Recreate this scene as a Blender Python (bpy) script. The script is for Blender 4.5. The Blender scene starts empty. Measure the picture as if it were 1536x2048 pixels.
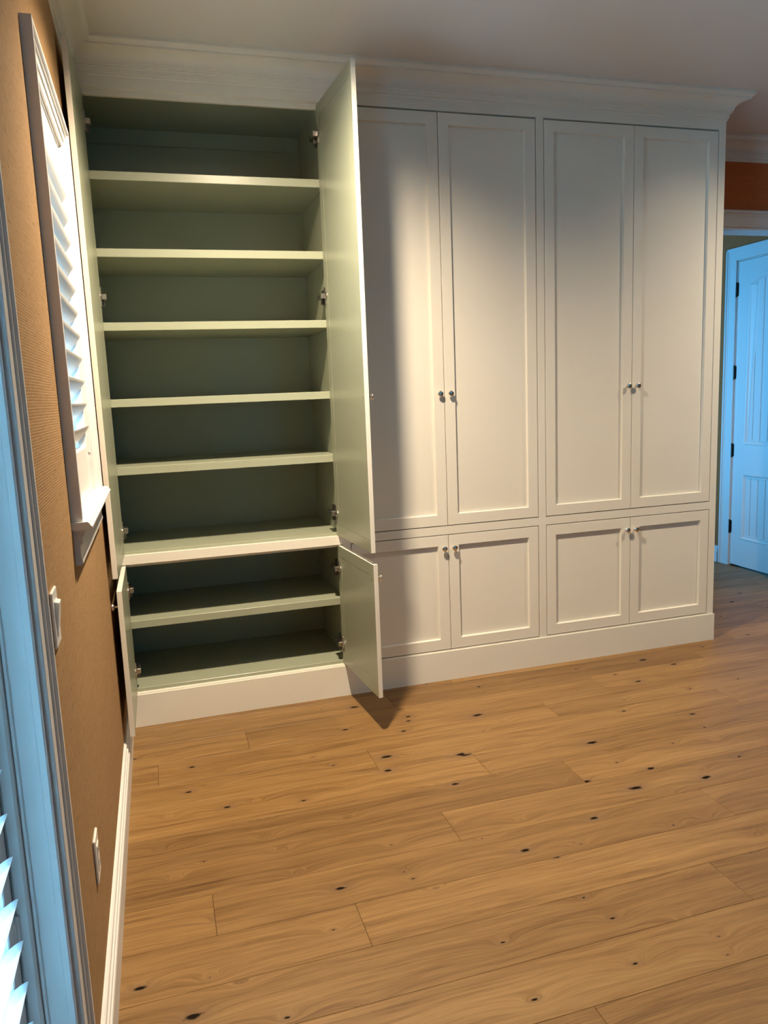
import bpy, bmesh, math, random
from mathutils import Vector, Matrix
random.seed(7)
D = bpy.data
SC = bpy.context.scene
COL = SC.collection
PI = math.pi

# ------------------------------------------------------------------ camera
cam = D.cameras.new('camera')
cam.sensor_fit = 'HORIZONTAL'
cam.sensor_width = 36.0
cam.lens = 36.0 * 1526.74 / 1536.0
cam.clip_start = 0.02
cam_ob = D.objects.new('camera', cam)
COL.objects.link(cam_ob)
yaw, pitch, roll = 0.285571, -0.154671, -0.039924
fw = Vector((math.sin(yaw)*math.cos(pitch), math.cos(yaw)*math.cos(pitch), math.sin(pitch)))
rt = Vector((math.cos(yaw), -math.sin(yaw), 0))
up = rt.cross(fw)
r2 = rt*math.cos(roll) + up*math.sin(roll)
u2 = -rt*math.sin(roll) + up*math.cos(roll)
M = Matrix((r2, u2, -fw)).transposed().to_4x4()
M.translation = Vector((0.4880, -3.6271, 1.5167))
cam_ob.matrix_world = M
SC.camera = cam_ob

# ------------------------------------------------------------------ world, daylight, exposure
world = D.worlds.new('daylight_sky')
SC.world = world
world.use_nodes = True
bg = world.node_tree.nodes['Background']
bg.inputs['Color'].default_value = (0.08, 0.60, 1.0, 1)
bg.inputs['Strength'].default_value = 1.6

def area(name, loc, rot, sx, sy, power, color):
    l = D.lights.new(name, 'AREA')
    l.shape = 'RECTANGLE'; l.size = sx; l.size_y = sy
    l.energy = power; l.color = color
    o = D.objects.new(name, l)
    o.location = loc; o.rotation_euler = rot
    COL.objects.link(o)
    return o
# daylight at garden openings, plus hall light and fill at added windows, all outside the picture; each stands on the outer side of its glass
area('added_hall_daylight_offscreen', (2.86, 1.85, 1.45), (0, -PI/2, 0), 1.9, 1.5, 52, (0.12, 0.50, 1.0))  # assumed daylight, sent in through an added hall window
area('fill_behind_viewer_offscreen', (3.2, -6.86, 1.60), (PI/2, 0, PI), 1.9, 1.5, 230, (0.66, 0.84, 1.0))  # added fill light for faces turned towards the viewer
area('garden_door_daylight_offscreen', (-0.25, -2.76, 1.25), (0, -PI/2, 0), 2.3, 1.0, 190, (0.27, 0.66, 1.0))
area('garden_window_daylight_offscreen', (-0.40, -1.10, 1.80), (0, -PI/2, 0), 1.3, 0.9, 70, (0.27, 0.66, 1.0))

VS = SC.view_settings
VS.view_transform = 'Standard'
VS.look = 'None'
VS.gamma = 1.0
VS.use_curve_mapping = False
VS.exposure = 0.40

# ------------------------------------------------------------------ measures
WX = 0.2605          # left wall face
WR = 8.40            # right wall face
WF = -6.70           # wall behind the camera
YB = 0.600           # back wall face
YH = 0.770           # hall side of the back wall
XH = 4.948           # right wall of the hall
HC = 3.000           # ceiling
Z1, Z2, Z3, ZT = 0.163, 0.783, 0.826, 2.832
BAYS = [(0.284, 1.332), (1.374, 2.414), (2.456, 3.503)]
XE = 3.545           # right end of the cabinets
LAMPS = [(0.98, -1.08), (4.05, -1.09), (6.95, -1.08)]

# ------------------------------------------------------------------ materials
def newmat(name):
    m = D.materials.new(name)
    m.use_nodes = True
    nt = m.node_tree
    return m, nt, nt.nodes['Principled BSDF']

def N(nt, typ, **kw):
    n = nt.nodes.new(typ)
    for k, v in kw.items():
        if k in n.inputs:
            n.inputs[k].default_value = v
        else:
            setattr(n, k, v)
    return n

def ramp(nt, fac, stops):
    r = nt.nodes.new('ShaderNodeValToRGB')
    el = r.color_ramp.elements
    while len(el) < len(stops):
        el.new(0.5)
    for e, (p, c) in zip(el, stops):
        e.position = p
        e.color = (c[0], c[1], c[2], 1) if not isinstance(c, (int, float)) else (c, c, c, 1)
    nt.links.new(fac, r.inputs['Fac'])
    return r.outputs['Color']

def mixc(nt, fac, a, b, mode='MIX'):
    n = nt.nodes.new('ShaderNodeMix')
    n.data_type = 'RGBA'; n.blend_type = mode
    for sock, v in ((n.inputs[0], fac), (n.inputs[6], a), (n.inputs[7], b)):
        if hasattr(v, 'is_output'):
            nt.links.new(v, sock)
        elif isinstance(v, (int, float)):
            sock.default_value = v
        else:
            sock.default_value = (*v, 1)
    return n.outputs[2]

def mth(nt, op, a, b=None, clamp=False):
    n = nt.nodes.new('ShaderNodeMath'); n.operation = op; n.use_clamp = clamp
    for i, v in enumerate((a, b)):
        if v is None: continue
        if hasattr(v, 'is_output'): nt.links.new(v, n.inputs[i])
        else: n.inputs[i].default_value = v
    return n.outputs[0]

def coords(nt, scale, offset=None):
    tc = nt.nodes.new('ShaderNodeTexCoord')
    src = tc.outputs['Object']
    if offset is not None:
        a = nt.nodes.new('ShaderNodeVectorMath'); a.operation = 'ADD'
        nt.links.new(src, a.inputs[0]); nt.links.new(offset, a.inputs[1])
        src = a.outputs[0]
    mp = nt.nodes.new('ShaderNodeMapping')
    mp.inputs['Scale'].default_value = scale
    nt.links.new(src, mp.inputs['Vector'])
    return mp.outputs['Vector']

def paint(name, col, rough, bump=0.02, var=0.03, bscale=260, spec=0.5):
    m, nt, b = newmat(name)
    n1 = N(nt, 'ShaderNodeTexNoise', Scale=2.5, Detail=3.0)
    nt.links.new(coords(nt, (1, 1, 1)), n1.inputs['Vector'])
    c = mixc(nt, n1.outputs['Fac'], tuple(v*(1-var) for v in col), tuple(min(1, v*(1+var)) for v in col))
    nt.links.new(c, b.inputs['Base Color'])
    n2 = N(nt, 'ShaderNodeTexNoise', Scale=bscale, Detail=2.0)
    nt.links.new(coords(nt, (1, 1, 1)), n2.inputs['Vector'])
    bp = N(nt, 'ShaderNodeBump', Strength=bump, Distance=0.002)
    nt.links.new(n2.outputs['Fac'], bp.inputs['Height'])
    nt.links.new(bp.outputs['Normal'], b.inputs['Normal'])
    b.inputs['Roughness'].default_value = rough
    b.inputs['Specular IOR Level'].default_value = spec
    return m

def metal(name, col, rough):
    m, nt, b = newmat(name)
    b.inputs['Metallic'].default_value = 1.0
    n1 = N(nt, 'ShaderNodeTexNoise', Scale=60.0, Detail=2.0)
    nt.links.new(coords(nt, (1, 1, 1)), n1.inputs['Vector'])
    c = mixc(nt, n1.outputs['Fac'], tuple(v*.94 for v in col), col)
    nt.links.new(c, b.inputs['Base Color'])
    b.inputs['Roughness'].default_value = rough
    return m

def grasscloth(name, c0, c1, c2, bump=0.35, horiz=True):
    m, nt, b = newmat(name)
    w = N(nt, 'ShaderNodeTexWave', Scale=1.0, Distortion=3.0, Detail=3.0)
    w.bands_direction = 'Z'
    w.inputs['Detail Scale'].default_value = 0.25
    nt.links.new(coords(nt, (9, 9, 52)), w.inputs['Vector'])
    n1 = N(nt, 'ShaderNodeTexNoise', Scale=1.0, Detail=4.0, Roughness=0.6)
    nt.links.new(coords(nt, (14, 14, 420)), n1.inputs['Vector'])
    n2 = N(nt, 'ShaderNodeTexNoise', Scale=1.0, Detail=3.0)
    nt.links.new(coords(nt, (160, 160, 60)), n2.inputs['Vector'])
    n3 = N(nt, 'ShaderNodeTexNoise', Scale=1.0, Detail=3.0)
    nt.links.new(coords(nt, (3, 3, 9)), n3.inputs['Vector'])
    h = mth(nt, 'ADD', mth(nt, 'MULTIPLY', w.outputs['Fac'], 0.35), mth(nt, 'MULTIPLY', n1.outputs['Fac'], 0.65))
    h2 = mth(nt, 'ADD', mth(nt, 'MULTIPLY', h, 0.7), mth(nt, 'MULTIPLY', n2.outputs['Fac'], 0.3))
    c = ramp(nt, h2, [(0.30, c0), (0.52, c1), (0.74, c2)])
    c = mixc(nt, mth(nt, 'MULTIPLY', n3.outputs['Fac'], 0.35), c, c0)
    # scattered dark slubs
    v = N(nt, 'ShaderNodeTexNoise', Scale=1.0, Detail=1.0)
    nt.links.new(coords(nt, (45, 45, 150)), v.inputs['Vector'])
    sl = ramp(nt, v.outputs['Fac'], [(0.66, 0.0), (0.74, 1.0)])
    c = mixc(nt, mth(nt, 'MULTIPLY', sl, 0.55), c, tuple(x*0.45 for x in c0))
    nt.links.new(c, b.inputs['Base Color'])
    bp = N(nt, 'ShaderNodeBump', Strength=bump, Distance=0.002)
    nt.links.new(h2, bp.inputs['Height'])
    nt.links.new(bp.outputs['Normal'], b.inputs['Normal'])
    b.inputs['Roughness'].default_value = 0.85
    b.inputs['Specular IOR Level'].default_value = 0.2
    return m

def oak(name):
    m, nt, b = newmat(name)
    oi = nt.nodes.new('ShaderNodeObjectInfo')
    cb = nt.nodes.new('ShaderNodeCombineXYZ')
    nt.links.new(mth(nt, 'MULTIPLY', oi.outputs['Random'], 37.0), cb.inputs[0])
    nt.links.new(mth(nt, 'MULTIPLY', oi.outputs['Random'], 91.0), cb.inputs[1])
    off = cb.outputs[0]
    # knots
    vo = N(nt, 'ShaderNodeTexVoronoi', Scale=1.0); vo.voronoi_dimensions = '2D'
    nt.links.new(coords(nt, (3.2, 7.2, 0.0), off), vo.inputs['Vector'])
    sep = nt.nodes.new('ShaderNodeSeparateColor')
    nt.links.new(vo.outputs['Color'], sep.inputs[0])
    size = mth(nt, 'ADD', mth(nt, 'MULTIPLY', mth(nt, 'POWER', sep.outputs[0], 3.0), 1.15), 0.04)
    kn = N(nt, 'ShaderNodeTexNoise', Scale=1.0, Detail=3.0)
    nt.links.new(coords(nt, (45, 110, 1), off), kn.inputs['Vector'])
    kd = mth(nt, 'MULTIPLY', mth(nt, 'DIVIDE', vo.outputs['Distance'], size), mth(nt, 'ADD', mth(nt, 'MULTIPLY', kn.outputs['Fac'], 1.6), 0.2))
    # warp the grain round the knots
    warp = mth(nt, 'DIVIDE', 0.006, mth(nt, 'ADD', vo.outputs['Distance'], 0.06))
    wv = nt.nodes.new('ShaderNodeCombineXYZ')
    nt.links.new(warp, wv.inputs[1])
    ad = nt.nodes.new('ShaderNodeVectorMath'); ad.operation = 'ADD'
    nt.links.new(off, ad.inputs[0]); nt.links.new(wv.outputs[0], ad.inputs[1])
    woff = ad.outputs[0]
    g1 = N(nt, 'ShaderNodeTexNoise', Scale=1.0, Detail=5.0, Roughness=0.55, Distortion=0.15)
    nt.links.new(coords(nt, (1.0, 22, 1), woff), g1.inputs['Vector'])
    g2 = N(nt, 'ShaderNodeTexNoise', Scale=1.0, Detail=4.0, Roughness=0.65)
    nt.links.new(coords(nt, (5, 150, 1), woff), g2.inputs['Vector'])
    g3 = N(nt, 'ShaderNodeTexNoise', Scale=1.0, Detail=2.0)
    nt.links.new(coords(nt, (0.8, 5, 1), woff), g3.inputs['Vector'])
    wv2 = N(nt, 'ShaderNodeTexWave', Scale=1.0, Distortion=4.0, Detail=2.0)
    wv2.bands_direction = 'Y'; wv2.inputs['Detail Scale'].default_value = 0.6
    nt.links.new(coords(nt, (0.35, 11, 1), woff), wv2.inputs['Vector'])
    f = mth(nt, 'ADD', mth(nt, 'MULTIPLY', g1.outputs['Fac'], 0.36), mth(nt, 'MULTIPLY', g2.outputs['Fac'], 0.42))
    f = mth(nt, 'ADD', f, mth(nt, 'MULTIPLY', wv2.outputs['Fac'], 0.03))
    f = mth(nt, 'ADD', f, mth(nt, 'MULTIPLY', g3.outputs['Fac'], 0.19))
    c = ramp(nt, f, [(0.34, (0.095, 0.046, 0.014)), (0.45, (0.190, 0.102, 0.034)), (0.55, (0.262, 0.150, 0.054)), (0.68, (0.345, 0.208, 0.082))])
    # tone of each plank
    tone = ramp(nt, oi.outputs['Random'], [(0.0, (0.76, 0.73, 0.71)), (0.3, (0.94, 0.92, 0.89)), (0.65, (1.10, 1.09, 1.06)), (1.0, (0.84, 0.82, 0.81))])
    c = mixc(nt, 1.0, c, tone, 'MULTIPLY')
    # long dark mineral streaks
    st = N(nt, 'ShaderNodeTexNoise', Scale=1.0, Detail=3.0, Roughness=0.6)
    nt.links.new(coords(nt, (1.6, 34, 1), woff), st.inputs['Vector'])
    sm = ramp(nt, st.outputs['Fac'], [(0.62, 0.0), (0.76, 0.7)])
    c = mixc(nt, mth(nt, 'MULTIPLY', sm, 0.55), c, (0.15, 0.085, 0.045))
    halo = ramp(nt, kd, [(0.05, 0.75), (0.30, 0.0)])
    c = mixc(nt, halo, c, (0.17, 0.095, 0.045))
    core = ramp(nt, kd, [(0.045, 1.0), (0.085, 0.0)])
    c = mixc(nt, core, c, (0.014, 0.010, 0.008))
    nt.links.new(c, b.inputs['Base Color'])
    rr = mth(nt, 'ADD', mth(nt, 'MULTIPLY', g2.outputs['Fac'], 0.16), 0.36)
    nt.links.new(rr, b.inputs['Roughness'])
    nt.links.new(mth(nt, 'MULTIPLY', mth(nt, 'SUBTRACT', 1.0, core), 0.40), b.inputs['Specular IOR Level'])
    bp = N(nt, 'ShaderNodeBump', Strength=0.18, Distance=0.0015)
    nt.links.new(mth(nt, 'SUBTRACT', g2.outputs['Fac'], core), bp.inputs['Height'])
    nt.links.new(bp.outputs['Normal'], b.inputs['Normal'])
    return m

def glass(name):
    m, nt, b = newmat(name)
    nt.nodes.remove(b)
    out = nt.nodes['Material Output']
    tr = N(nt, 'ShaderNodeBsdfTransparent'); tr.inputs['Color'].default_value = (0.93, 0.97, 0.98, 1)
    gl = N(nt, 'ShaderNodeBsdfGlossy'); gl.inputs['Roughness'].default_value = 0.03
    fr = N(nt, 'ShaderNodeFresnel', IOR=1.5)
    mx = nt.nodes.new('ShaderNodeMixShader')
    nt.links.new(fr.outputs[0], mx.inputs[0])
    nt.links.new(tr.outputs[0], mx.inputs[1]); nt.links.new(gl.outputs[0], mx.inputs[2])
    nt.links.new(mx.outputs[0], out.inputs['Surface'])
    return m

def emitter(name, col, st):
    m, nt, b = newmat(name)
    n1 = N(nt, 'ShaderNodeTexNoise', Scale=30.0)
    nt.links.new(coords(nt, (1, 1, 1)), n1.inputs['Vector'])
    b.inputs['Base Color'].default_value = (0.8, 0.8, 0.8, 1)
    nt.links.new(mixc(nt, n1.outputs['Fac'], tuple(v*.95 for v in col), col), b.inputs['Emission Color'])
    b.inputs['Emission Strength'].default_value = st
    return m

MAT = dict(
    ext=paint('cabinet_paint', (0.76, 0.725, 0.640), 0.36, 0.015),
    inn=paint('cabinet_inner_paint', (0.315, 0.338, 0.248), 0.30, 0.02),
    trim=paint('white_trim_paint', (0.70, 0.69, 0.675), 0.40, 0.015),
    shut=paint('white_shutter_paint', (0.70, 0.69, 0.675), 0.34, 0.01),
    ceil=paint('ceiling_paint', (0.66, 0.64, 0.615), 0.85, 0.06, 0.02, 180, 0.2),
    plate=paint('white_plastic', (0.80, 0.79, 0.77), 0.28, 0.0),
    hdoor=paint('white_door_paint', (0.70, 0.69, 0.675), 0.42, 0.02),
    wall=grasscloth('tan_grasscloth', (0.235, 0.130, 0.056), (0.36, 0.222, 0.104), (0.48, 0.325, 0.172)),
    wallh=grasscloth('hall_grasscloth', (0.38, 0.095, 0.030), (0.52, 0.150, 0.050), (0.62, 0.21, 0.08)),
    oak=oak('oiled_oak'),
    sub=paint('dark_subfloor', (0.03, 0.018, 0.010), 0.9, 0.1),
    nickel=metal('polished_nickel', (0.84, 0.80, 0.74), 0.24),
    steel=metal('hinge_steel', (0.55, 0.52, 0.49), 0.28),
    gun=metal('dark_hinge_steel', (0.20, 0.19, 0.18), 0.35),
    dark=metal('dark_bronze', (0.05, 0.045, 0.04), 0.4),
    glass=glass('window_glass'),
    lens=emitter('lamp_lens', (1.0, 0.82, 0.58), 50.0),
    white=paint('lamp_trim_white', (0.8, 0.79, 0.77), 0.45, 0.0),
)

# ------------------------------------------------------------------ mesh building
class MB:
    def __init__(s):
        s.v = []; s.f = []; s.m = []
    def add(s, vs, fs, mi=0):
        o = len(s.v)
        s.v += [tuple(v) for v in vs]
        s.f += [tuple(i+o for i in f) for f in fs]
        s.m += [mi]*len(fs)
        return s
    def box(s, x0, x1, y0, y1, z0, z1, b=0.0, mi=0):
        if x1 < x0: x0, x1 = x1, x0
        if y1 < y0: y0, y1 = y1, y0
        if z1 < z0: z0, z1 = z1, z0
        b = min(b, (x1-x0)*.45, (y1-y0)*.45, (z1-z0)*.45)
        if b <= 0:
            vs = [(x, y, z) for z in (z0, z1) for y in (y0, y1) for x in (x0, x1)]
            fs = [(0, 2, 3, 1), (4, 5, 7, 6), (0, 1, 5, 4), (2, 6, 7, 3), (0, 4, 6, 2), (1, 3, 7, 5)]
            return s.add(vs, fs, mi)
        bm = bmesh.new()
        bmesh.ops.create_cube(bm, size=1.0)
        for v in bm.verts:
            v.co = Vector(((x0+x1)/2 + v.co.x*(x1-x0), (y0+y1)/2 + v.co.y*(y1-y0), (z0+z1)/2 + v.co.z*(z1-z0)))
        bmesh.ops.bevel(bm, geom=list(bm.edges), offset=b, segments=1, affect='EDGES', profile=0.5)
        bm.verts.index_update()
        s.add([v.co[:] for v in bm.verts], [[v.index for v in f.verts] for f in bm.faces], mi)
        bm.free()
        return s
    def prism(s, poly, axis, a, b, mi=0):
        """poly: closed 2D outline, extruded along axis from a to b. axis x: (y,z), y: (x,z), z: (x,y)"""
        def P(p, t):
            return {'x': (t, p[0], p[1]), 'y': (p[0], t, p[1]), 'z': (p[0], p[1], t)}[axis]
        n = len(poly)
        vs = [P(p, a) for p in poly] + [P(p, b) for p in poly]
        fs = [tuple(range(n-1, -1, -1)), tuple(range(n, 2*n))]
        fs += [(i, (i+1) % n, n+(i+1) % n, n+i) for i in range(n)]
        return s.add(vs, fs, mi)
    def lathe(s, prof, origin, axis, n=20, mi=0):
        """prof: (radius, t) along axis from origin"""
        ax = Vector(axis).normalized()
        t = Vector((0, 0, 1)) if abs(ax.z) < .9 else Vector((1, 0, 0))
        e1 = ax.cross(t).normalized(); e2 = ax.cross(e1)
        o = Vector(origin); vs = []; fs = []
        for r, h in prof:
            for k in range(n):
                a = 2*PI*k/n
                vs.append(o + ax*h + (e1*math.cos(a) + e2*math.sin(a))*r)
        for i in range(len(prof)-1):
            for k in range(n):
                k2 = (k+1) % n
                fs.append((i*n+k, i*n+k2, (i+1)*n+k2, (i+1)*n+k))
        fs.append(tuple(range(n-1, -1, -1)))
        fs.append(tuple(range((len(prof)-1)*n, len(prof)*n)))
        return s.add(vs, fs, mi)
    def sweep(s, prof, path, mi=0):
        """prof: closed outline of (out, z); path: plan polyline; 'out' is to the right of the direction of travel; mitred"""
        n = len(prof); vs = []; fs = []
        pts = [Vector((p[0], p[1])) for p in path]
        for i, p in enumerate(pts):
            d0 = (p-pts[i-1]).normalized() if i > 0 else None
            d1 = (pts[i+1]-p).normalized() if i < len(pts)-1 else None
            if d0 is None: d0 = d1
            if d1 is None: d1 = d0
            n0 = Vector((d0.y, -d0.x)); n1 = Vector((d1.y, -d1.x))
            mv = (n0+n1); mv = mv/ (mv.dot(n0))
            for (o, z) in prof:
                q = p + mv*o
                vs.append((q.x, q.y, z))
        for i in range(len(pts)-1):
            for k in range(n):
                k2 = (k+1) % n
                fs.append((i*n+k, i*n+k2, (i+1)*n+k2, (i+1)*n+k))
        fs.append(tuple(range(n-1, -1, -1)))
        fs.append(tuple((len(pts)-1)*n + k for k in range(n)))
        return s.add(vs, fs, mi)

def finish(me, mats, smooth=False):
    for m in mats: me.materials.append(MAT[m])
    bm = bmesh.new(); bm.from_mesh(me)
    bmesh.ops.recalc_face_normals(bm, faces=bm.faces)
    bm.to_mesh(me); bm.free()
    if smooth:
        for p in me.polygons: p.use_smooth = True
        me.set_sharp_from_angle(angle=math.radians(35))

def mesh(name, mb, mats, smooth=False, off=(0, 0, 0)):
    me = D.meshes.new(name)
    me.from_pydata([(v[0]-off[0], v[1]-off[1], v[2]-off[2]) for v in mb.v], [], mb.f)
    if isinstance(mats, str): mats = [mats]
    for p, mi in zip(me.polygons, mb.m): p.material_index = mi
    finish(me, mats, smooth)
    return me

def link(name, data, parent=None, loc=(0, 0, 0), rz=0.0):
    o = D.objects.new(name, data)
    COL.objects.link(o)
    o.location = loc
    o.rotation_euler = (0, 0, rz)
    if parent: o.parent = parent
    return o

def ob(name, mb, mats, parent=None, loc=(0, 0, 0), rz=0.0, smooth=False, off=(0, 0, 0)):
    return link(name, mesh(name, mb, mats, smooth, off), parent, loc, rz)

def tag(o, label=None, cat=None, group=None, kind=None):
    if label: o['label'] = label
    if cat: o['category'] = cat
    if group: o['group'] = group
    if kind: o['kind'] = kind
    return o

def struct(o, label=None):
    o['kind'] = 'structure'
    if label: o['label'] = label
    return o

def empty(name, loc, rz=0.0):
    o = link(name, None, None, loc, rz)
    o.empty_display_size = 0.1
    return o

# ------------------------------------------------------------------ floor of oak planks
PW, PL = 0.1912, 1.795
fl = ob('floor', MB().box(WX-0.20, WR+0.1, WF-0.1, 4.1, -0.09, -0.014), 'sub')
struct(fl, 'oiled oak plank floor with dark knots')
JOINT = {-1: 1.50, 0: 0.772, 1: 0.385, 2: 1.25, 3: 1.657, 4: 1.97, 5: 1.373, 6: 0.54, 7: 0.949, 8: 2.064, 9: 0.52, 10: 1.41}
nplank = 0
for r in range(-23, 35):
    y1 = -0.243 - PW*r
    y0 = y1 - PW
    if y0 > 3.99 or y1 < WF: continue
    if y0 >= YH:
        xa, xb = 2.99, XH
    elif y1 > 0.0 and y0 > -0.0:
        xa, xb = XE-0.01, WR if y1 <= YB else XH
    else:
        xa, xb = WX, WR
    if r in (-2,):
        xa, xb = WX, WR
    j = JOINT.get(r, random.uniform(0, PL))
    k0 = math.floor((xa-j)/PL)
    x = j + k0*PL
    while x < xb:
        a, b = max(x, xa), min(x+PL, xb)
        if b-a > 0.02:
            cy = (max(y0, WF)+y1)/2; cx = (a+b)/2
            mb = MB().box(a-cx+.0004, b-cx-.0004, max(y0, WF)-cy+.0003, y1-cy-.0003, -0.016, 0.0, 0.0009)
            ob('plank', mb, 'oak', fl, (cx, cy, 0))
            nplank += 1
        x += PL

# ------------------------------------------------------------------ walls and ceiling
def wall_with_hole(name, axis, face, back, lo, hi, z0, z1, holes, mat, label):
    """axis 'x': wall plane at x=face..back running along y lo..hi. holes: (a,b,za,zb)"""
    mb = MB()
    def bx(a, b, za, zb):
        if b-a < 1e-4 or zb-za < 1e-4: return
        if axis == 'x': mb.box(face, back, a, b, za, zb)
        else: mb.box(a, b, face, back, za, zb)
    cur = lo
    for (a, b, za, zb) in sorted(holes):
        bx(cur, a, z0, z1)
        bx(a, b, z0, za)
        bx(a, b, zb, z1)
        cur = b
    bx(cur, hi, z0, z1)
    return struct(ob(name, mb, mat), label)

WIN = (-1.462, -0.738, 1.215, 2.372)        # window opening in the left wall (y, z)
DOR = (-3.25, -2.268, 0.0, 2.440)           # garden door opening in the left wall
wall_with_hole('wall_left', 'x', WX, WX-0.16, WF, YB, -0.02, HC+.02, [WIN, DOR], 'wall', 'tan woven grasscloth wall with shuttered window and door')
wall_with_hole('wall_back', 'y', YB, YH, WX-0.16, WR+.1, -0.02, HC+.02, [(3.86, 4.80, -0.02, 2.475)], 'wallh', 'brown grasscloth wall behind the cabinets with cased opening')
struct(ob('wall_right', MB().box(WR, WR+.1, WF, YB, -0.02, HC+.02), 'wall'), 'tan grasscloth wall beyond the frame')
wall_with_hole('wall_front', 'y', WF, WF-.12, WX-.16, WR+.1, -0.02, HC+.02, [(2.2, 4.2, 0.75, 2.35)], 'wall', 'tan grasscloth wall behind the viewer with an added window')
struct(ob('ceiling', MB().box(WX-.16, WR+.1, WF-.1, 4.1, HC, HC+.05), 'ceil'), 'plain matt white ceiling')
wall_with_hole('wall_hall_right', 'x', XH, XH+.12, YH, 4.0, -0.02, HC+.02, [(0.868, 1.490, -0.02, 2.425)], 'wallh', 'grey brown grasscloth wall of the hall with white door')
struct(ob('wall_hall_back', MB().box(2.9, XH+.12, 4.0, 4.1, -0.02, HC+.02), 'wallh'), 'grey brown grasscloth end wall of the hall')
wall_with_hole('wall_hall_left', 'x', 3.0, 2.9, YH, 4.0, -0.02, HC+.02, [(1.05, 2.65, 0.45, 2.45)], 'wallh', 'grey brown grasscloth wall of the hall with an added window')  # hole made for the added hall window

# ------------------------------------------------------------------ crown mouldings
def crown_profile(zb, back=0.0):
    p = [(0.0004, zb), (0.0004, 2.8765), (0.004, 2.879), (0.005, 2.883), (0.004, 2.887), (0.010, 2.889), (0.010, 2.906), (0.015, 2.908),
         (0.016, 2.911), (0.015, 2.914), (0.021, 2.915), (0.022, 2.918), (0.021, 2.921), (0.026, 2.923)]
    for k in range(1, 9):
        t = k/8*PI/2
        p.append((0.026 + 0.054*(1-math.cos(t)), 2.923 + 0.043*math.sin(t)))
    p += [(0.086, 2.967), (0.086, 2.974), (0.090, 2.976), (0.096, 2.980), (0.100, 2.986), (0.105, 2.988), (0.105, HC)]
    return p + [(-0.012, HC), (-0.012, zb)] if zb > 2.85 else p + [(-0.002, HC), (-0.002, zb)]
WP = crown_profile(2.868)
WP = [(o, z) for o, z in WP if o >= 0] + [(-0.0, HC)]
struct(ob('trim_1', MB().sweep(WP, [(WX, WF), (WX, -0.001)]), 'trim'), 'white crown moulding along the tan wall')
CP = [(o, z) for o, z in crown_profile(2.872) if o >= 0] + [(0.0, HC)]
struct(ob('trim_2', MB().sweep(CP, [(WX+.001, 0.0), (XE, 0.0), (XE, YB)]), 'ext'), 'stepped crown moulding on top of the cabinets')
struct(ob('trim_3', MB().sweep(WP, [(XE+.001, YB), (WR, YB)]), 'trim'), 'white crown moulding over the cased opening')

# ------------------------------------------------------------------ baseboards
BP = [(0.0, 0.0), (0.0205, 0.0), (0.0205, 0.088), (0.0185, 0.093), (0.015, 0.095), (0.015, 0.104), (0.0165, 0.108), (0.0155, 0.112),
      (0.011, 0.115), (0.010, 0.122), (0.0115, 0.126), (0.010, 0.130), (0.006, 0.133), (0.0, 0.134)]
struct(ob('baseboard_left', MB().sweep(BP, [(WX, -2.182), (WX, -0.008)]), 'trim'), 'white profiled baseboard along the tan wall')
struct(ob('baseboard_hall', MB().sweep(BP, [(XH, 4.0), (XH, 1.612)]), 'trim'), 'white baseboard in the hall beside the door')
struct(ob('baseboard_right', MB().sweep(BP, [(WR, YB), (WR, WF)]), 'trim'), 'white baseboard on the right wall')

# ------------------------------------------------------------------ cased opening to the hall
cas = empty('trim_4', (0, 0, 0)); struct(cas, 'white casing of the opening to the hall')
def casing_bands(mb, x0, x1, z0, z1, y, vert):
    # three stepped bands on the face of a casing board
    mb.box(x0, x1, y-0.014, y, z0, z1, 0.001)
    if vert:
        mb.box(x0, x0+0.014, y-0.022, y-.013, z0, z1, 0.002)
    else:
        mb.box(x0, x1, y-0.024, y-.013, z1-0.020, z1, 0.004)
        mb.box(x0, x1, y-0.019, y-.013, z1-0.034, z1-0.020, 0.003)
        mb.box(x0, x1, y-0.018, y-.013, z0, z0+0.012, 0.003)
ob('head_casing', (lambda m: (casing_bands(m, 3.755, 4.905, 2.475, 2.575, YB, False), m)[1])(MB()), 'trim', cas)
for x in (3.755, 4.805):
    ob('side_casing', (lambda m: (casing_bands(m, x, x+.1, 0.0, 2.475, YB, True), m)[1])(MB()), 'trim', cas)
ob('head_jamb', MB().box(3.86, 4.80, YB, YH, 2.460, 2.4752), 'trim', cas)
ob('side_jamb', MB().box(3.8598, 3.872, YB, YH, 0, 2.46), 'trim', cas)
ob('side_jamb', MB().box(4.788, 4.8002, YB, YH, 0, 2.46), 'trim', cas)

# ------------------------------------------------------------------ white hall door (front faces -x; local x runs towards the viewer)
def rz_obj(name, loc, rz): return empty(name, loc, rz)
d2 = rz_obj('door_2', (XH, 1.486, 0), -PI/2)
struct(d2, 'white two panel plank door with arched top panel and dark hinges')
DW, DT = 0.612, 2.415
ST = 0.112
def rail_arch(x0, x1, ztop, zs, rise, n=16):
    pts = [(x0, ztop), (x0, zs)]
    for k in range(n+1):
        t = k/n
        pts.append((x0+(x1-x0)*t, zs + rise*math.sin(PI*t)**0.8 if 0 < t < 1 else zs))
    pts.append((x1, ztop))
    return pts
y0, y1 = 0.004, 0.040
ob('stile', MB().box(0.002, ST, y0, y1, 0.012, DT, 0.001), 'hdoor', d2)
ob('stile', MB().box(DW-ST, DW-.002, y0, y1, 0.012, DT, 0.001), 'hdoor', d2)
ob('rail', MB().box(ST, DW-ST, y0, y1, 0.012, 0.235, 0.0), 'hdoor', d2)
ob('rail', MB().box(ST, DW-ST, y0, y1, 0.765, 1.000, 0.0), 'hdoor', d2)
ob('rail', MB().prism(rail_arch(ST, DW-ST, DT, 2.225, 0.075), 'y', y0, y1), 'hdoor', d2)
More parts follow.
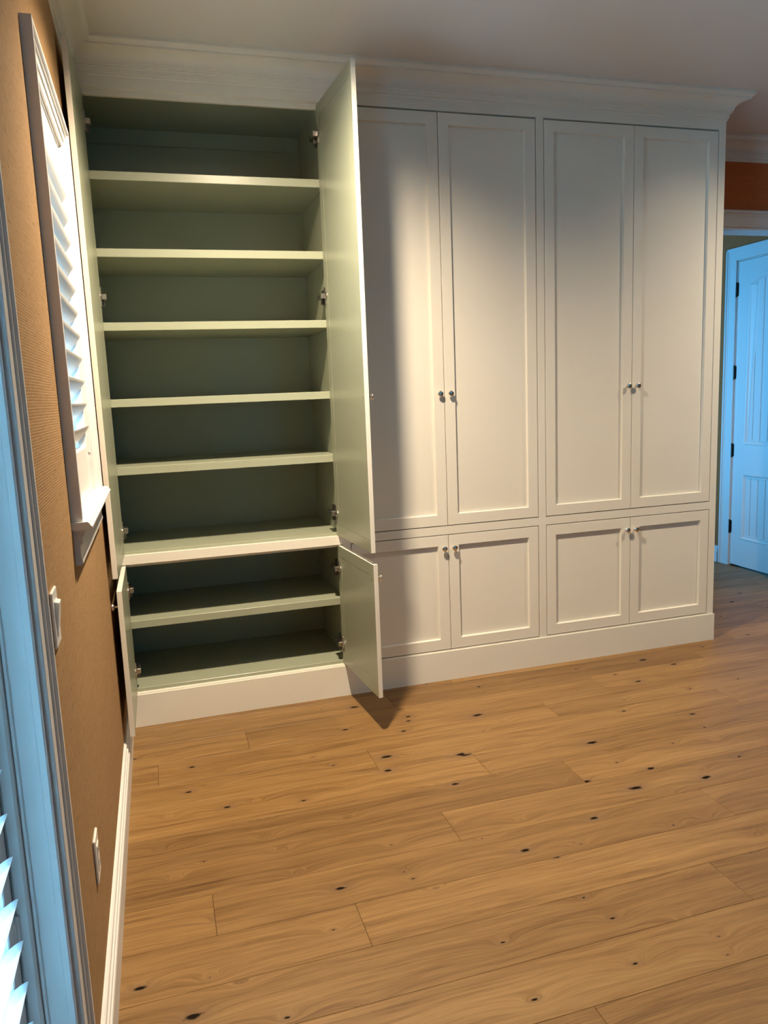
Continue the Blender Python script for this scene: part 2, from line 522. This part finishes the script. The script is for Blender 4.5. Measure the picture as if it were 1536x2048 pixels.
def panel_boards(z0, z1, arch):
    nb = 5
    w = (DW-2*ST)/nb
    for k in range(nb):
        a = ST + k*w; b = a+w
        zt = z1
        if arch: zt = z1 + 0.07
        ob('panel_board', MB().box(a+.0015, b-.0015, 0.0145, 0.030, z0-.01, zt, 0.004), 'hdoor', d2)
panel_boards(0.235, 0.765, False)
panel_boards(1.000, 2.225, True)
ob('panel_back', MB().box(ST-.01, DW-ST+.01, 0.0285, 0.033, 0.2, 2.32), 'hdoor', d2)
def molding_loop(pts):
    """sticking: sloped strip just inside an outline (x,z), from the face down to the panel"""
    n = len(pts)
    cx = sum(p[0] for p in pts)/n; cz = sum(p[1] for p in pts)/n
    def inset(d):
        out = []
        for i in range(n):
            p0, p, p1 = Vector(pts[i-1]), Vector(pts[i]), Vector(pts[(i+1) % n])
            e0 = (p-p0).normalized(); e1 = (p1-p).normalized()
            n0 = Vector((-e0.y, e0.x)); n1 = Vector((-e1.y, e1.x))
            mv = n0+n1; mv = mv/max(0.3, mv.dot(n0))
            out.append(p+mv*d)
        return out
    rings = [(inset(0.0), 0.003), (inset(0.003), 0.000), (inset(0.010), 0.002), (inset(0.022), 0.0145), (inset(0.030), 0.0105), (inset(0.034), 0.0152)]
    vs = []; fs = []
    for ring, y in rings:
        vs += [(p[0], y, p[1]) for p in ring]
    for r in range(len(rings)-1):
        for i in range(n):
            j = (i+1) % n
            fs.append((r*n+i, r*n+j, (r+1)*n+j, (r+1)*n+i))
    return MB().add(vs, fs)
lo = [(ST, 0.235), (DW-ST, 0.235), (DW-ST, 0.765), (ST, 0.765)]
ob('moulding', molding_loop(lo), 'hdoor', d2)
arch = rail_arch(ST, DW-ST, 2.4, 2.225, 0.075)[1:-1]
hi = [(ST, 1.000), (DW-ST, 1.000)] + list(reversed(arch))
ob('moulding', molding_loop(hi), 'hdoor', d2)
def door_casing(mb):
    c = 0.112
    for (xa, xb, za, zb, v) in ((-c, -0.006, 0, DT+.012+c*.86, 1), (DW+.006, DW+c, 0, DT+.012+c*.86, 1), (-0.006, DW+.006, DT+.012, DT+.012+c*.86, 0)):
        mb.box(xa, xb, -0.014, -0.0005, za, zb, 0.001)
    t = DT+.012+c*.86
    mb.box(-c, -c+.016, -0.024, -.012, 0, t, .003); mb.box(DW+c-.016, DW+c, -0.024, -.012, 0, t, .003)
    mb.box(-c, DW+c, -0.024, -.012, t-.016, t, .003)
    mb.box(-c+.028, -c+.036, -0.018, -.012, 0, t-.03, .002); mb.box(-c+.028, DW+c-.028, -0.018, -.012, t-.036, t-.028, .002)
    return mb
ob('casing', door_casing(MB()), 'trim', d2)
ob('jamb', MB().box(-.004, 0.0, 0.0, .12, 0, DT+.008).box(DW, DW+.006, 0.0, .12, 0, DT+.008).box(-.004, DW+.006, 0, .12, DT+.004, DT+.010), 'trim', d2)
for z in (2.205, 1.567, 0.949, 0.325):
    h = MB().box(-0.002, 0.010, -0.003, 0.004, z-.048, z+.048, .001)
    h.lathe([(0.007, -.05), (0.007, .05)], (-0.002, -0.008, z), (0, 0, 1), 10)
    h.lathe([(0.004, -.056), (0.0075, -.052), (0.0075, -.048)], (-0.002, -0.008, z), (0, 0, 1), 10)
    h.lathe([(0.0075, .048), (0.0075, .052), (0.004, .056)], (-0.002, -0.008, z), (0, 0, 1), 10)
    ob('door_hinge', h, 'dark', d2, smooth=True)

# unseen window added so that assumed daylight reaches the hall (front faces +x)
w3 = empty('added_window_3', (3.0, 1.05, 0), PI/2); struct(w3, 'white framed window added out of view to light the hall')
fr = MB()
for (xa, xb, za, zb) in ((0, .05, .45, 2.45), (1.55, 1.60, .45, 2.45), (.05, 1.55, .45, .50), (.05, 1.55, 2.40, 2.45), (.78, .82, .50, 2.40)):
    fr.box(xa, xb, 0.045, 0.085, za, zb, .002)
ob('window_frame', fr, 'trim', w3)
for xa, xb in ((.05, .78), (.82, 1.55)):
    ob('pane', MB().box(xa-.004, xb+.004, 0.062, 0.066, .496, 2.404), 'glass', w3)

w4 = empty('fill_window_2', (4.2, WF, 0), PI); struct(w4, 'white framed window added behind the viewer for fill light')  # unseen window, put in so the fill light can enter here
fr = MB()
for (xa, xb, za, zb) in ((0, .05, .75, 2.35), (1.95, 2.0, .75, 2.35), (.05, 1.95, .75, .80), (.05, 1.95, 2.30, 2.35), (.98, 1.02, .80, 2.30)):
    fr.box(xa, xb, 0.045, 0.085, za, zb, .002)
ob('window_frame', fr, 'trim', w4)
for xa, xb in ((.05, .98), (1.02, 1.95)):
    ob('pane', MB().box(xa-.004, xb+.004, 0.062, 0.066, .796, 2.304), 'glass', w4)

# ------------------------------------------------------------------ recessed ceiling lamps
for i, (lx, ly) in enumerate(LAMPS):
    t = empty('recessed_lamp', (lx, ly, HC))
    tag(t, 'round recessed ceiling lamp above the ' + ('open cabinet doors', 'right end of the cabinets', 'far side of the room beyond the hall opening')[i], 'ceiling lamp', 'recessed ceiling lamps')
    ob('trim_ring', MB().lathe([(0.062, 0.0), (0.092, 0.0), (0.092, -0.006), (0.066, -0.009), (0.062, -0.004)], (0, 0, 0), (0, 0, 1), 32), 'white', t, smooth=True)
    ob('lens', MB().lathe([(0.060, -0.001), (0.060, -0.004)], (0, 0, 0), (0, 0, 1), 32), 'lens', t)
    lname = 'ceiling_lamp_' + ('left', 'right', 'far_right')[i] + '_offscreen'
    l = D.lights.new(lname, 'SPOT')
    l.energy = (400, 160, 150)[i]
    l.color = (1.0, 0.81, 0.58)
    l.spot_size = math.radians(142); l.spot_blend = 1.0
    l.shadow_soft_size = 0.055
    o = D.objects.new(lname, l); COL.objects.link(o)
    o.parent = t; o.location = (0, 0, -0.022)
    o.rotation_euler = (math.radians(8), 0, 0)       # eyeball lamps turned towards the cabinets

# ------------------------------------------------------------------ built-in cabinets
def knob_mesh():
    prof = [(0.0075, 0.0), (0.0075, 0.0015), (0.0048, 0.004), (0.0045, 0.010), (0.006, 0.0125), (0.011, 0.0145), (0.0145, 0.018), (0.0150, 0.021), (0.0130, 0.0245), (0.0085, 0.0265), (0.003, 0.0272)]
    return mesh('knob', MB().lathe(prof, (0, 0, 0), (0, -1, 0), 24), 'nickel', True)
KNOB = knob_mesh()

def hinge_mesh(s):
    """s=+1: door hinged on its left (local x runs away from the hinge), -1 mirrored; door back is y=0.02"""
    mb = MB()
    def b(x0, x1, *a): mb.box(s*x0, s*x1, *a, .0012)
    b(0.004, 0.024, 0.0195, 0.0245, -0.040, 0.040)          # wings of the cup on the door back
    mb.lathe([(0.0180, 0.0), (0.0180, 0.005), (0.014, 0.007)], (s*0.024, 0.0195, 0), (0, 1, 0), 16)
    b(-0.016, 0.018, 0.025, 0.044, -0.012, 0.011)           # knuckle
    k = len(mb.f)
    b(-0.078, -0.006, 0.013, 0.036, -0.010, 0.009)          # arm along the cabinet side
    b(-0.074, -0.036, 0.0005, 0.014, -0.034, 0.034)         # mounting plate
    b(-0.024, -0.010, 0.020, 0.034, -0.038, -0.012)         # spring clip
    b(-0.060, -0.052, 0.014, 0.040, -0.004, 0.004)
    mb.m[k:] = [1]*(len(mb.f)-k)
    return mesh('hinge', mb, ['steel', 'gun'])
HINGE = {1: hinge_mesh(1), -1: hinge_mesh(-1)}

RW = 0.055
def door_mesh(w, h, s):
    """ring of the door frame: local x 0..s*w from the hinge edge, y 0 (front) .. 0.02 (back), z 0..h"""
    def ring(i, y):
        xa, xb = (i, w-i)
        return [(s*xa, y, i), (s*xb, y, i), (s*xb, y, h-i), (s*xa, y, h-i)]
    rings = [ring(0.0008, 0.0), ring(RW, 0.0), ring(RW+.0035, 0.0148), ring(RW-.0005, 0.0150), ring(RW-.0005, 0.0200), ring(0.0008, 0.0200), ring(0.0, 0.0192), ring(0.0, 0.0008)]
    mb = MB()
    for r in range(len(rings)):
        a, b = rings[r], rings[(r+1) % len(rings)]
        vs = a+b
        fs = [(i, (i+1) % 4, 4+(i+1) % 4, 4+i) for i in range(4)]
        mb.add(vs, fs, 1 if r in (3, 4) else 0)
    me = D.meshes.new('door')
    me.from_pydata(mb.v, [], mb.f)
    for p, mi in zip(me.polygons, mb.m): p.material_index = mi
    for m in ('ext', 'inn'): me.materials.append(MAT[m])
    bm = bmesh.new(); bm.from_mesh(me)
    bmesh.ops.remove_doubles(bm, verts=bm.verts, dist=1e-5)
    bmesh.ops.recalc_face_normals(bm, faces=bm.faces)
    bm.to_mesh(me); bm.free()
    g = 0.0014
    xa, xb, za, zb = RW-.0005+g, w-RW+.0005-g, RW-.0005+g, h-RW+.0005-g
    pm = MB()
    if s > 0: pm.box(xa, xb, 0.0149, 0.0196, za, zb)
    else: pm.box(-xb, -xa, 0.0149, 0.0196, za, zb)
    pm.m[3] = 1
    # face order of box(): bottom, top, y0, y1, x0, x1
    return me, mesh('panel', pm, ['ext', 'inn'])
DCACHE = {}

def cab_door(parent, off, w, h, s, hx, hy, z, rz, knob_z, hinges, label=None):
    key = (round(w, 4), round(h, 4), s)
    if key not in DCACHE: DCACHE[key] = door_mesh(w, h, s)
    dm, pm = DCACHE[key]
    d = link('door', dm, parent, (hx-off[0], hy-off[1], z-off[2]), rz)
    link('panel', pm, d)
    link('knob', KNOB, d, (s*(w-0.0265), 0.0, knob_z-z))
    # screw head of the knob on the back of the door
    ob('knob_screw', MB().lathe([(0.0035, 0), (0.0035, .0012), (0.002, .002)], (s*(w-0.0265), 0.0195, knob_z-z), (0, 1, 0), 10), 'steel', d)
    for hz in hinges:
        link('hinge', HINGE[s], d, (0, 0, hz-z))
    if label: d['label'] = label
    return d

LABELS = ['built-in cabinet with four doors standing open, empty sage green shelves inside',
          'closed cream built-in cabinet between the open-doored cabinet and the end cabinet',
          'closed cream built-in cabinet at the end of the row, nearest the hall opening']
SHELVES = [2.507, 2.186, 1.871, 1.535, 1.228]
KU, KL = 1.502, 0.711
lims = [(WX, 1.353), (1.353, 2.435), (2.435, XE)]
for i, (xl, xr) in enumerate(BAYS):
    la, lb = lims[i]
    org = (la, 0.0, 0.0)
    c = empty('built_in_cabinet', org)
    tag(c, LABELS[i], 'cabinet', 'row of built-in cabinets')
    F = 0.022
    ff = MB()
    ff.box(la, xl, 0.0002, F, 0.0, 2.99)
    ff.box(xr, lb, 0, F, 0.0, 2.99)
    ff.box(xl, xr, 0, F, ZT, 2.99)
    ff.box(xl, xr, 0, F, Z2, Z3)
    ff.box(xl, xr, 0, F, 0.0, Z1)
    ob('face_frame', ff, 'ext', c, off=org)
    ex = i == 2
    ob('side_panel', MB().box(xl-.0175, xl, F, .594, 0.05, 2.98), 'inn', c, off=org)
    ob('side_panel', MB().box(xr, xr+.0175, F, .594, 0.05, 2.98), 'inn', c, off=org)
    if ex:
        ob('plinth_return', MB().box(XE, XE+.006, 0.0, .5995, 0.0, .157), 'ext', c, off=org)
        ob('end_panel', MB().box(xr+.018, XE, F, .5995, 0.0, 2.99), 'ext', c, off=org)
    ob('back_panel', MB().box(xl, xr, .582, .594, 0.05, 2.98), 'inn', c, off=org)
    ob('top_panel', MB().box(xl, xr, F, .582, 2.852, 2.870), 'inn', c, off=org)
    ob('nailer', MB().box(xl+.001, xr-.001, .566, .582, 2.780, 2.852, .001), 'inn', c, off=org)
    ob('door_stop', MB().box(xl, xr, F, F+.018, 2.808, 2.852, .001), 'ext', c, off=org)
    ob('door_stop', MB().box(xl, xr, F, F+.018, 0.768, Z2+.004, .001), 'ext', c, off=org)
    ob('deck', MB().box(xl, xr, F, .582, 0.806, 0.8395, .0015), 'inn', c, off=org)
    ob('deck_edging', MB().box(xl, xr, F-.0005, F+.004, 0.815, 0.8400, .001), 'inn', c, off=org)
    ob('deck', MB().box(xl, xr, F, .582, 0.146, 0.1795, .0015), 'inn', c, off=org)
    ob('deck_edging', MB().box(xl, xr, F-.0005, F+.004, 0.155, 0.1800, .001), 'inn', c, off=org)
    if i == 0:
        for z in SHELVES + [0.503]:
            yf = 0.030 if z > 1 else 0.040
            s = ob('shelf', MB().box(xl+.002, xr-.002, yf+.006, .580, z-.036, z-.0002), 'inn', c, off=org)
            ob('shelf_edging', MB().box(xl+.002, xr-.002, yf, yf+.0062, z-.036, z, .0012), 'inn', s, off=org)
            for px in (xl, xr-.010):
                for py in (0.10, 0.54):
                    ob('shelf_pin', MB().box(px, px+.010, py, py+.007, z-.043, z-.0355, .001), 'steel', s, off=org)
    gs, gt, gb, gm = 0.0042, 0.0080, 0.0045, 0.0034
    w = (xr-xl-2*gs-gm)/2
    hu = ZT-gt-(Z3+gb); hl = Z2-gb-(Z1+gb)
    zu, zl = Z3+gb, Z1+gb
    if i == 0:
        cab_door(c, org, w, hu, 1, 0.2885, 0.027, zu, math.radians(-91.0), KU, (2.70, 1.98, 0.94))
        cab_door(c, org, w, hu, -1, 1.3305, 0.026, zu, math.radians(93.7), KU, (2.70, 1.98, 0.94))
        cab_door(c, org, w, hl, 1, 0.2885, 0.025, zl, math.radians(-90.0), KL, (0.66, 0.27))
        cab_door(c, org, w, hl, -1, 1.3305, 0.024, zl, math.radians(94.4), KL, (0.66, 0.27))
    else:
        cab_door(c, org, w, hu, 1, xl+gs, 0.0, zu, 0, KU, ())
        cab_door(c, org, w, hu, -1, xr-gs, 0.0, zu, 0, KU, ())
        cab_door(c, org, w, hl, 1, xl+gs, 0.0, zl, 0, KL, ())
        cab_door(c, org, w, hl, -1, xr-gs, 0.0, zl, 0, KL, ())

pl = ob('cabinet_plinth', MB().prism([(WX+.0205, -0.008), (XE+.006, -0.008), (XE+.006, -0.0), (WX+.0205, -0.0)], 'z', 0.0, 0.157), 'ext')
tag(pl, 'tall cream plinth board running along the foot of the built-in cabinets', 'plinth')

# ------------------------------------------------------------------ shuttered window in the left wall (local x runs towards the cabinets, -y into the room)
def LW(name, y): return empty(name, (WX, y, 0), PI/2)
w1 = LW('window_1', -1.522)
struct(w1, 'small white cased window with stool and apron in the tan wall')
WW = 0.842                     # outer width of the casing
T = 0.0285
def frame_profile_ring(x0, x1, z0, z1, rings):
    """open-bottom stepped frame: list of (inset, y)"""
    vs = []; fs = []
    for ins, y in rings:
        vs += [(x0+ins, y, z0), (x0+ins, y, z1-ins), (x1-ins, y, z1-ins), (x1-ins, y, z0)]
    n = len(rings)
    for r in range(n-1):
        for k in range(3):
            fs.append((r*4+k, r*4+k+1, (r+1)*4+k+1, (r+1)*4+k))
    # close bottom ends
    fs.append(tuple(r*4 for r in range(n)))
    fs.append(tuple(r*4+3 for r in range(n)))
    return MB().add(vs, fs)
ob('casing', frame_profile_ring(0, WW, 1.216, 2.432, [(0, -.0002), (0, -T+.001), (.001, -T), (.013, -T), (.014, -T+.006), (.022, -T+.007), (.024, -T+.012), (.042, -T+.014), (.044, -T+.018), (.052, -T+.019), (.060, -T+.021), (.061, 0.06), (0.0605, 0.065), (0.059, -.0002)]), 'trim', w1)
# stool with moulded nose and apron with returns
stool = [(0.060, 1.196), (-.046, 1.196), (-.051, 1.1985), (-.0515, 1.204), (-.047, 1.207), (-.045, 1.212), (-.040, 1.2165), (.060, 1.2165)]
mbs = MB().prism([(y, z) for y, z in stool], 'x', -0.010, WW+.045)
ob('stool', mbs, 'trim', w1)
apron = [(0.0, 1.197), (-.034, 1.197), (-.034, 1.192), (-.030, 1.188), (-.026, 1.178), (-.019, 1.172), (-.019, 1.168), (-.022, 1.165), (-.022, 1.158), (-.018, 1.154),
         (-.015, 1.150), (-.015, 1.118), (-.018, 1.112), (-.018, 1.104), (-.013, 1.099), (0.0, 1.099)]
ob('apron', MB().prism(apron, 'x', 0.012, WW+.010), 'trim', w1)
ob('jamb', MB().box(.059, .066, 0, .158, 1.2165, 2.372).box(WW-.066, WW-.059, 0, .158, 1.2165, 2.372).box(.06, WW-.06, 0, .158, 2.366, 2.374).box(.06, WW-.06, .055, .158, 1.196, 1.2165), 'trim', w1)
sash = MB()
for (a, b, za, zb) in ((.066, .106, 1.2165, 2.366), (WW-.106, WW-.066, 1.2165, 2.366), (.106, WW-.106, 1.2165, 1.266), (.106, WW-.106, 2.32, 2.366), (.106, WW-.106, 1.77, 1.81)):
    sash.box(a, b, .105, .14, za, zb, .002)
ob('sash', sash, 'trim', w1)
ob('pane', MB().box(.100, WW-.100, .120, .124, 1.26, 2.326), 'glass', w1)

def shutter(name, root, x0, x1, z0, z1, yc, zlou0, zlou1, pitch_, tilt, sw, hinges, hside, hexist=True):
    """louvred panel: yc is the depth of the louvre pivots"""
    th = 0.014
    ob('stile', MB().box(x0, x0+sw, yc-th, yc+th, z0, z1, .002), 'shut', root)
    ob('stile', MB().box(x1-sw, x1, yc-th, yc+th, z0, z1, .002), 'shut', root)
    n = int(round((zlou1-zlou0)/pitch_))
    zb = zlou0 - pitch_*0.5; zt = zlou0 + pitch_*(n+.5)
    ob('rail', MB().box(x0+sw, x1-sw, yc-th+.001, yc+th-.001, z0, zb, .002), 'shut', root)
    ob('rail', MB().box(x0+sw, x1-sw, yc-th+.001, yc+th-.001, zt, z1, .002), 'shut', root)
    # elliptical blade, room edge (-y) low
    hw, ht = 0.0445, 0.0055
    prof = []
    for k in range(16):
        a = 2*PI*k/16
        u = hw*math.cos(a); v = ht*math.sin(a)
        ca, sa = math.cos(tilt), math.sin(tilt)
        prof.append((u*ca - v*sa, u*sa + v*ca))
    me = mesh('louver', MB().prism(prof, 'x', x0+sw+.002, x1-sw-.002), 'shut', True)
    for k in range(n+1):
        link('louver', me, root, (0, yc, zlou0+k*pitch_))
    for hz in hinges:
        hx = x1 if hside > 0 else x0
        h = MB().lathe([(.0045, -.030), (.0045, .030)], (hx, yc-th-.003, hz), (0, 0, 1), 10)
        h.lathe([(.003, -.034), (.0052, -.031), (.0052, -.029)], (hx, yc-th-.003, hz), (0, 0, 1), 10)
        h.lathe([(.0052, .029), (.0052, .031), (.003, .034)], (hx, yc-th-.003, hz), (0, 0, 1), 10)
        h.box(hx-.014, hx+.006, yc-th-.002, yc-th+.001, hz-.028, hz+.028, .0005)
        ob('shutter_hinge', h, 'shut', root, smooth=True)
sh1 = LW('plantation_shutter', -1.522)
tag(sh1, 'white louvred plantation shutter in the small window beside the open cabinet', 'shutter', 'white plantation shutters')
shutter('s', sh1, .0625, WW-.0625, 1.2185, 2.364, 0.018, 1.412, 2.20, 0.0757, math.radians(-50), 0.050, (2.19, 1.79, 1.38), 1)

# ------------------------------------------------------------------ garden door opening with shutters at the left edge
d1 = LW('door_1', DOR[0])
struct(d1, 'white cased garden door opening with glass at the left')
L = DOR[1]-DOR[0]
def gcas(mb):
    cw = 0.088
    for xa, sgn in ((L, 1), (0, -1)):
        a = lambda v: xa + sgn*v
        mb.box(a(0.002), a(cw), -0.012, -.0003, 0, 2.44+cw, .001)
        mb.box(a(cw-.016), a(cw), -0.021, -.010, 0, 2.44+cw, .003)
        mb.box(a(cw-.030), a(cw-.020), -0.016, -.010, 0, 2.44+cw, .003)
        mb.box(a(0.002), a(0.014), -0.015, -.010, 0, 2.44, .003)
    mb.box(0, L, -0.012, -.0003, 2.442, 2.44+cw, .001)
    mb.box(0, L, -0.021, -.010, 2.44+cw-.016, 2.44+cw, .003)
    return mb
ob('casing', gcas(MB()), 'trim', d1)
ob('jamb', MB().box(L-.008, L+.0002, 0, .158, 0, 2.44).box(-.0002, .008, 0, .158, 0, 2.44).box(0, L, 0, .158, 2.43, 2.4402), 'trim', d1)
ob('jamb_bead', MB().box(L-.016, L-.007, -0.006, .010, 0, 2.43, .003).box(L-.026, L-.007, .048, .072, 0, 2.43, .004).box(L-.012, L-.007, .040, .048, 0, 2.43, .002)
   .box(.007, .026, .048, .072, 0, 2.43, .004), 'trim', d1)
ob('threshold', MB().box(0.008, L-.008, 0.0, .158, -0.013, 0.012, .003), 'dark', d1)
gl = MB()
for (a, b, za, zb) in ((.008, .10, .012, 2.43), (L-.10, L-.008, .012, 2.43), (.10, L-.10, .012, .20), (.10, L-.10, 2.33, 2.43)):
    gl.box(a, b, .112, .150, za, zb, .002)
ob('glazed_leaf', gl, 'trim', d1)
ob('pane', MB().box(.095, L-.095, .128, .134, .195, 2.335), 'glass', d1)
sh2 = LW('plantation_shutter', DOR[0])
tag(sh2, 'tall white louvred plantation shutter over the garden door', 'shutter', 'white plantation shutters')
shutter('s', sh2, .030, L-.028, 0.03, 2.42, 0.086, 0.24, 2.26, 0.0757, math.radians(-36), 0.055, (2.1, 1.22, 0.62), 1)

# ------------------------------------------------------------------ wall plates
def plate(name, y, z, label, cat, kind):
    p = LW(name, y)
    p.location.z = z
    tag(p, label, cat)
    ob('cover_plate', MB().box(-.036, .036, -.0065, -.0002, -.058, .058, .003), 'plate', p)
    if kind == 'switch':
        ob('rocker_frame', MB().box(-.0185, .0185, -.0090, -.006, -.0355, .0355, .0015), 'plate', p)
        ob('rocker', MB().prism([(-.008, -.033), (-.0155, .031), (-.0125, .0335), (-.007, .033), (-.007, -.033)], 'x', -.0165, .0165), 'plate', p)
    else:
        ob('outlet_face', MB().box(-.0165, .0165, -.0085, -.006, -.0335, .0335, .002), 'plate', p)
        for dz in (-.018, .018):
            ob('socket_slot', MB().box(-.007, -.005, -.0090, -.008, dz-.005, dz+.005).box(.005, .007, -.0090, -.008, dz-.005, dz+.005), 'dark', p)
    return p
plate('light_switch', -2.000, 1.095, 'white rocker light switch on the tan wall beside the garden door', 'light switch', 'switch')
plate('wall_outlet', -1.745, 0.412, 'white outlet plate low on the tan wall above the baseboard', 'outlet', 'outlet')
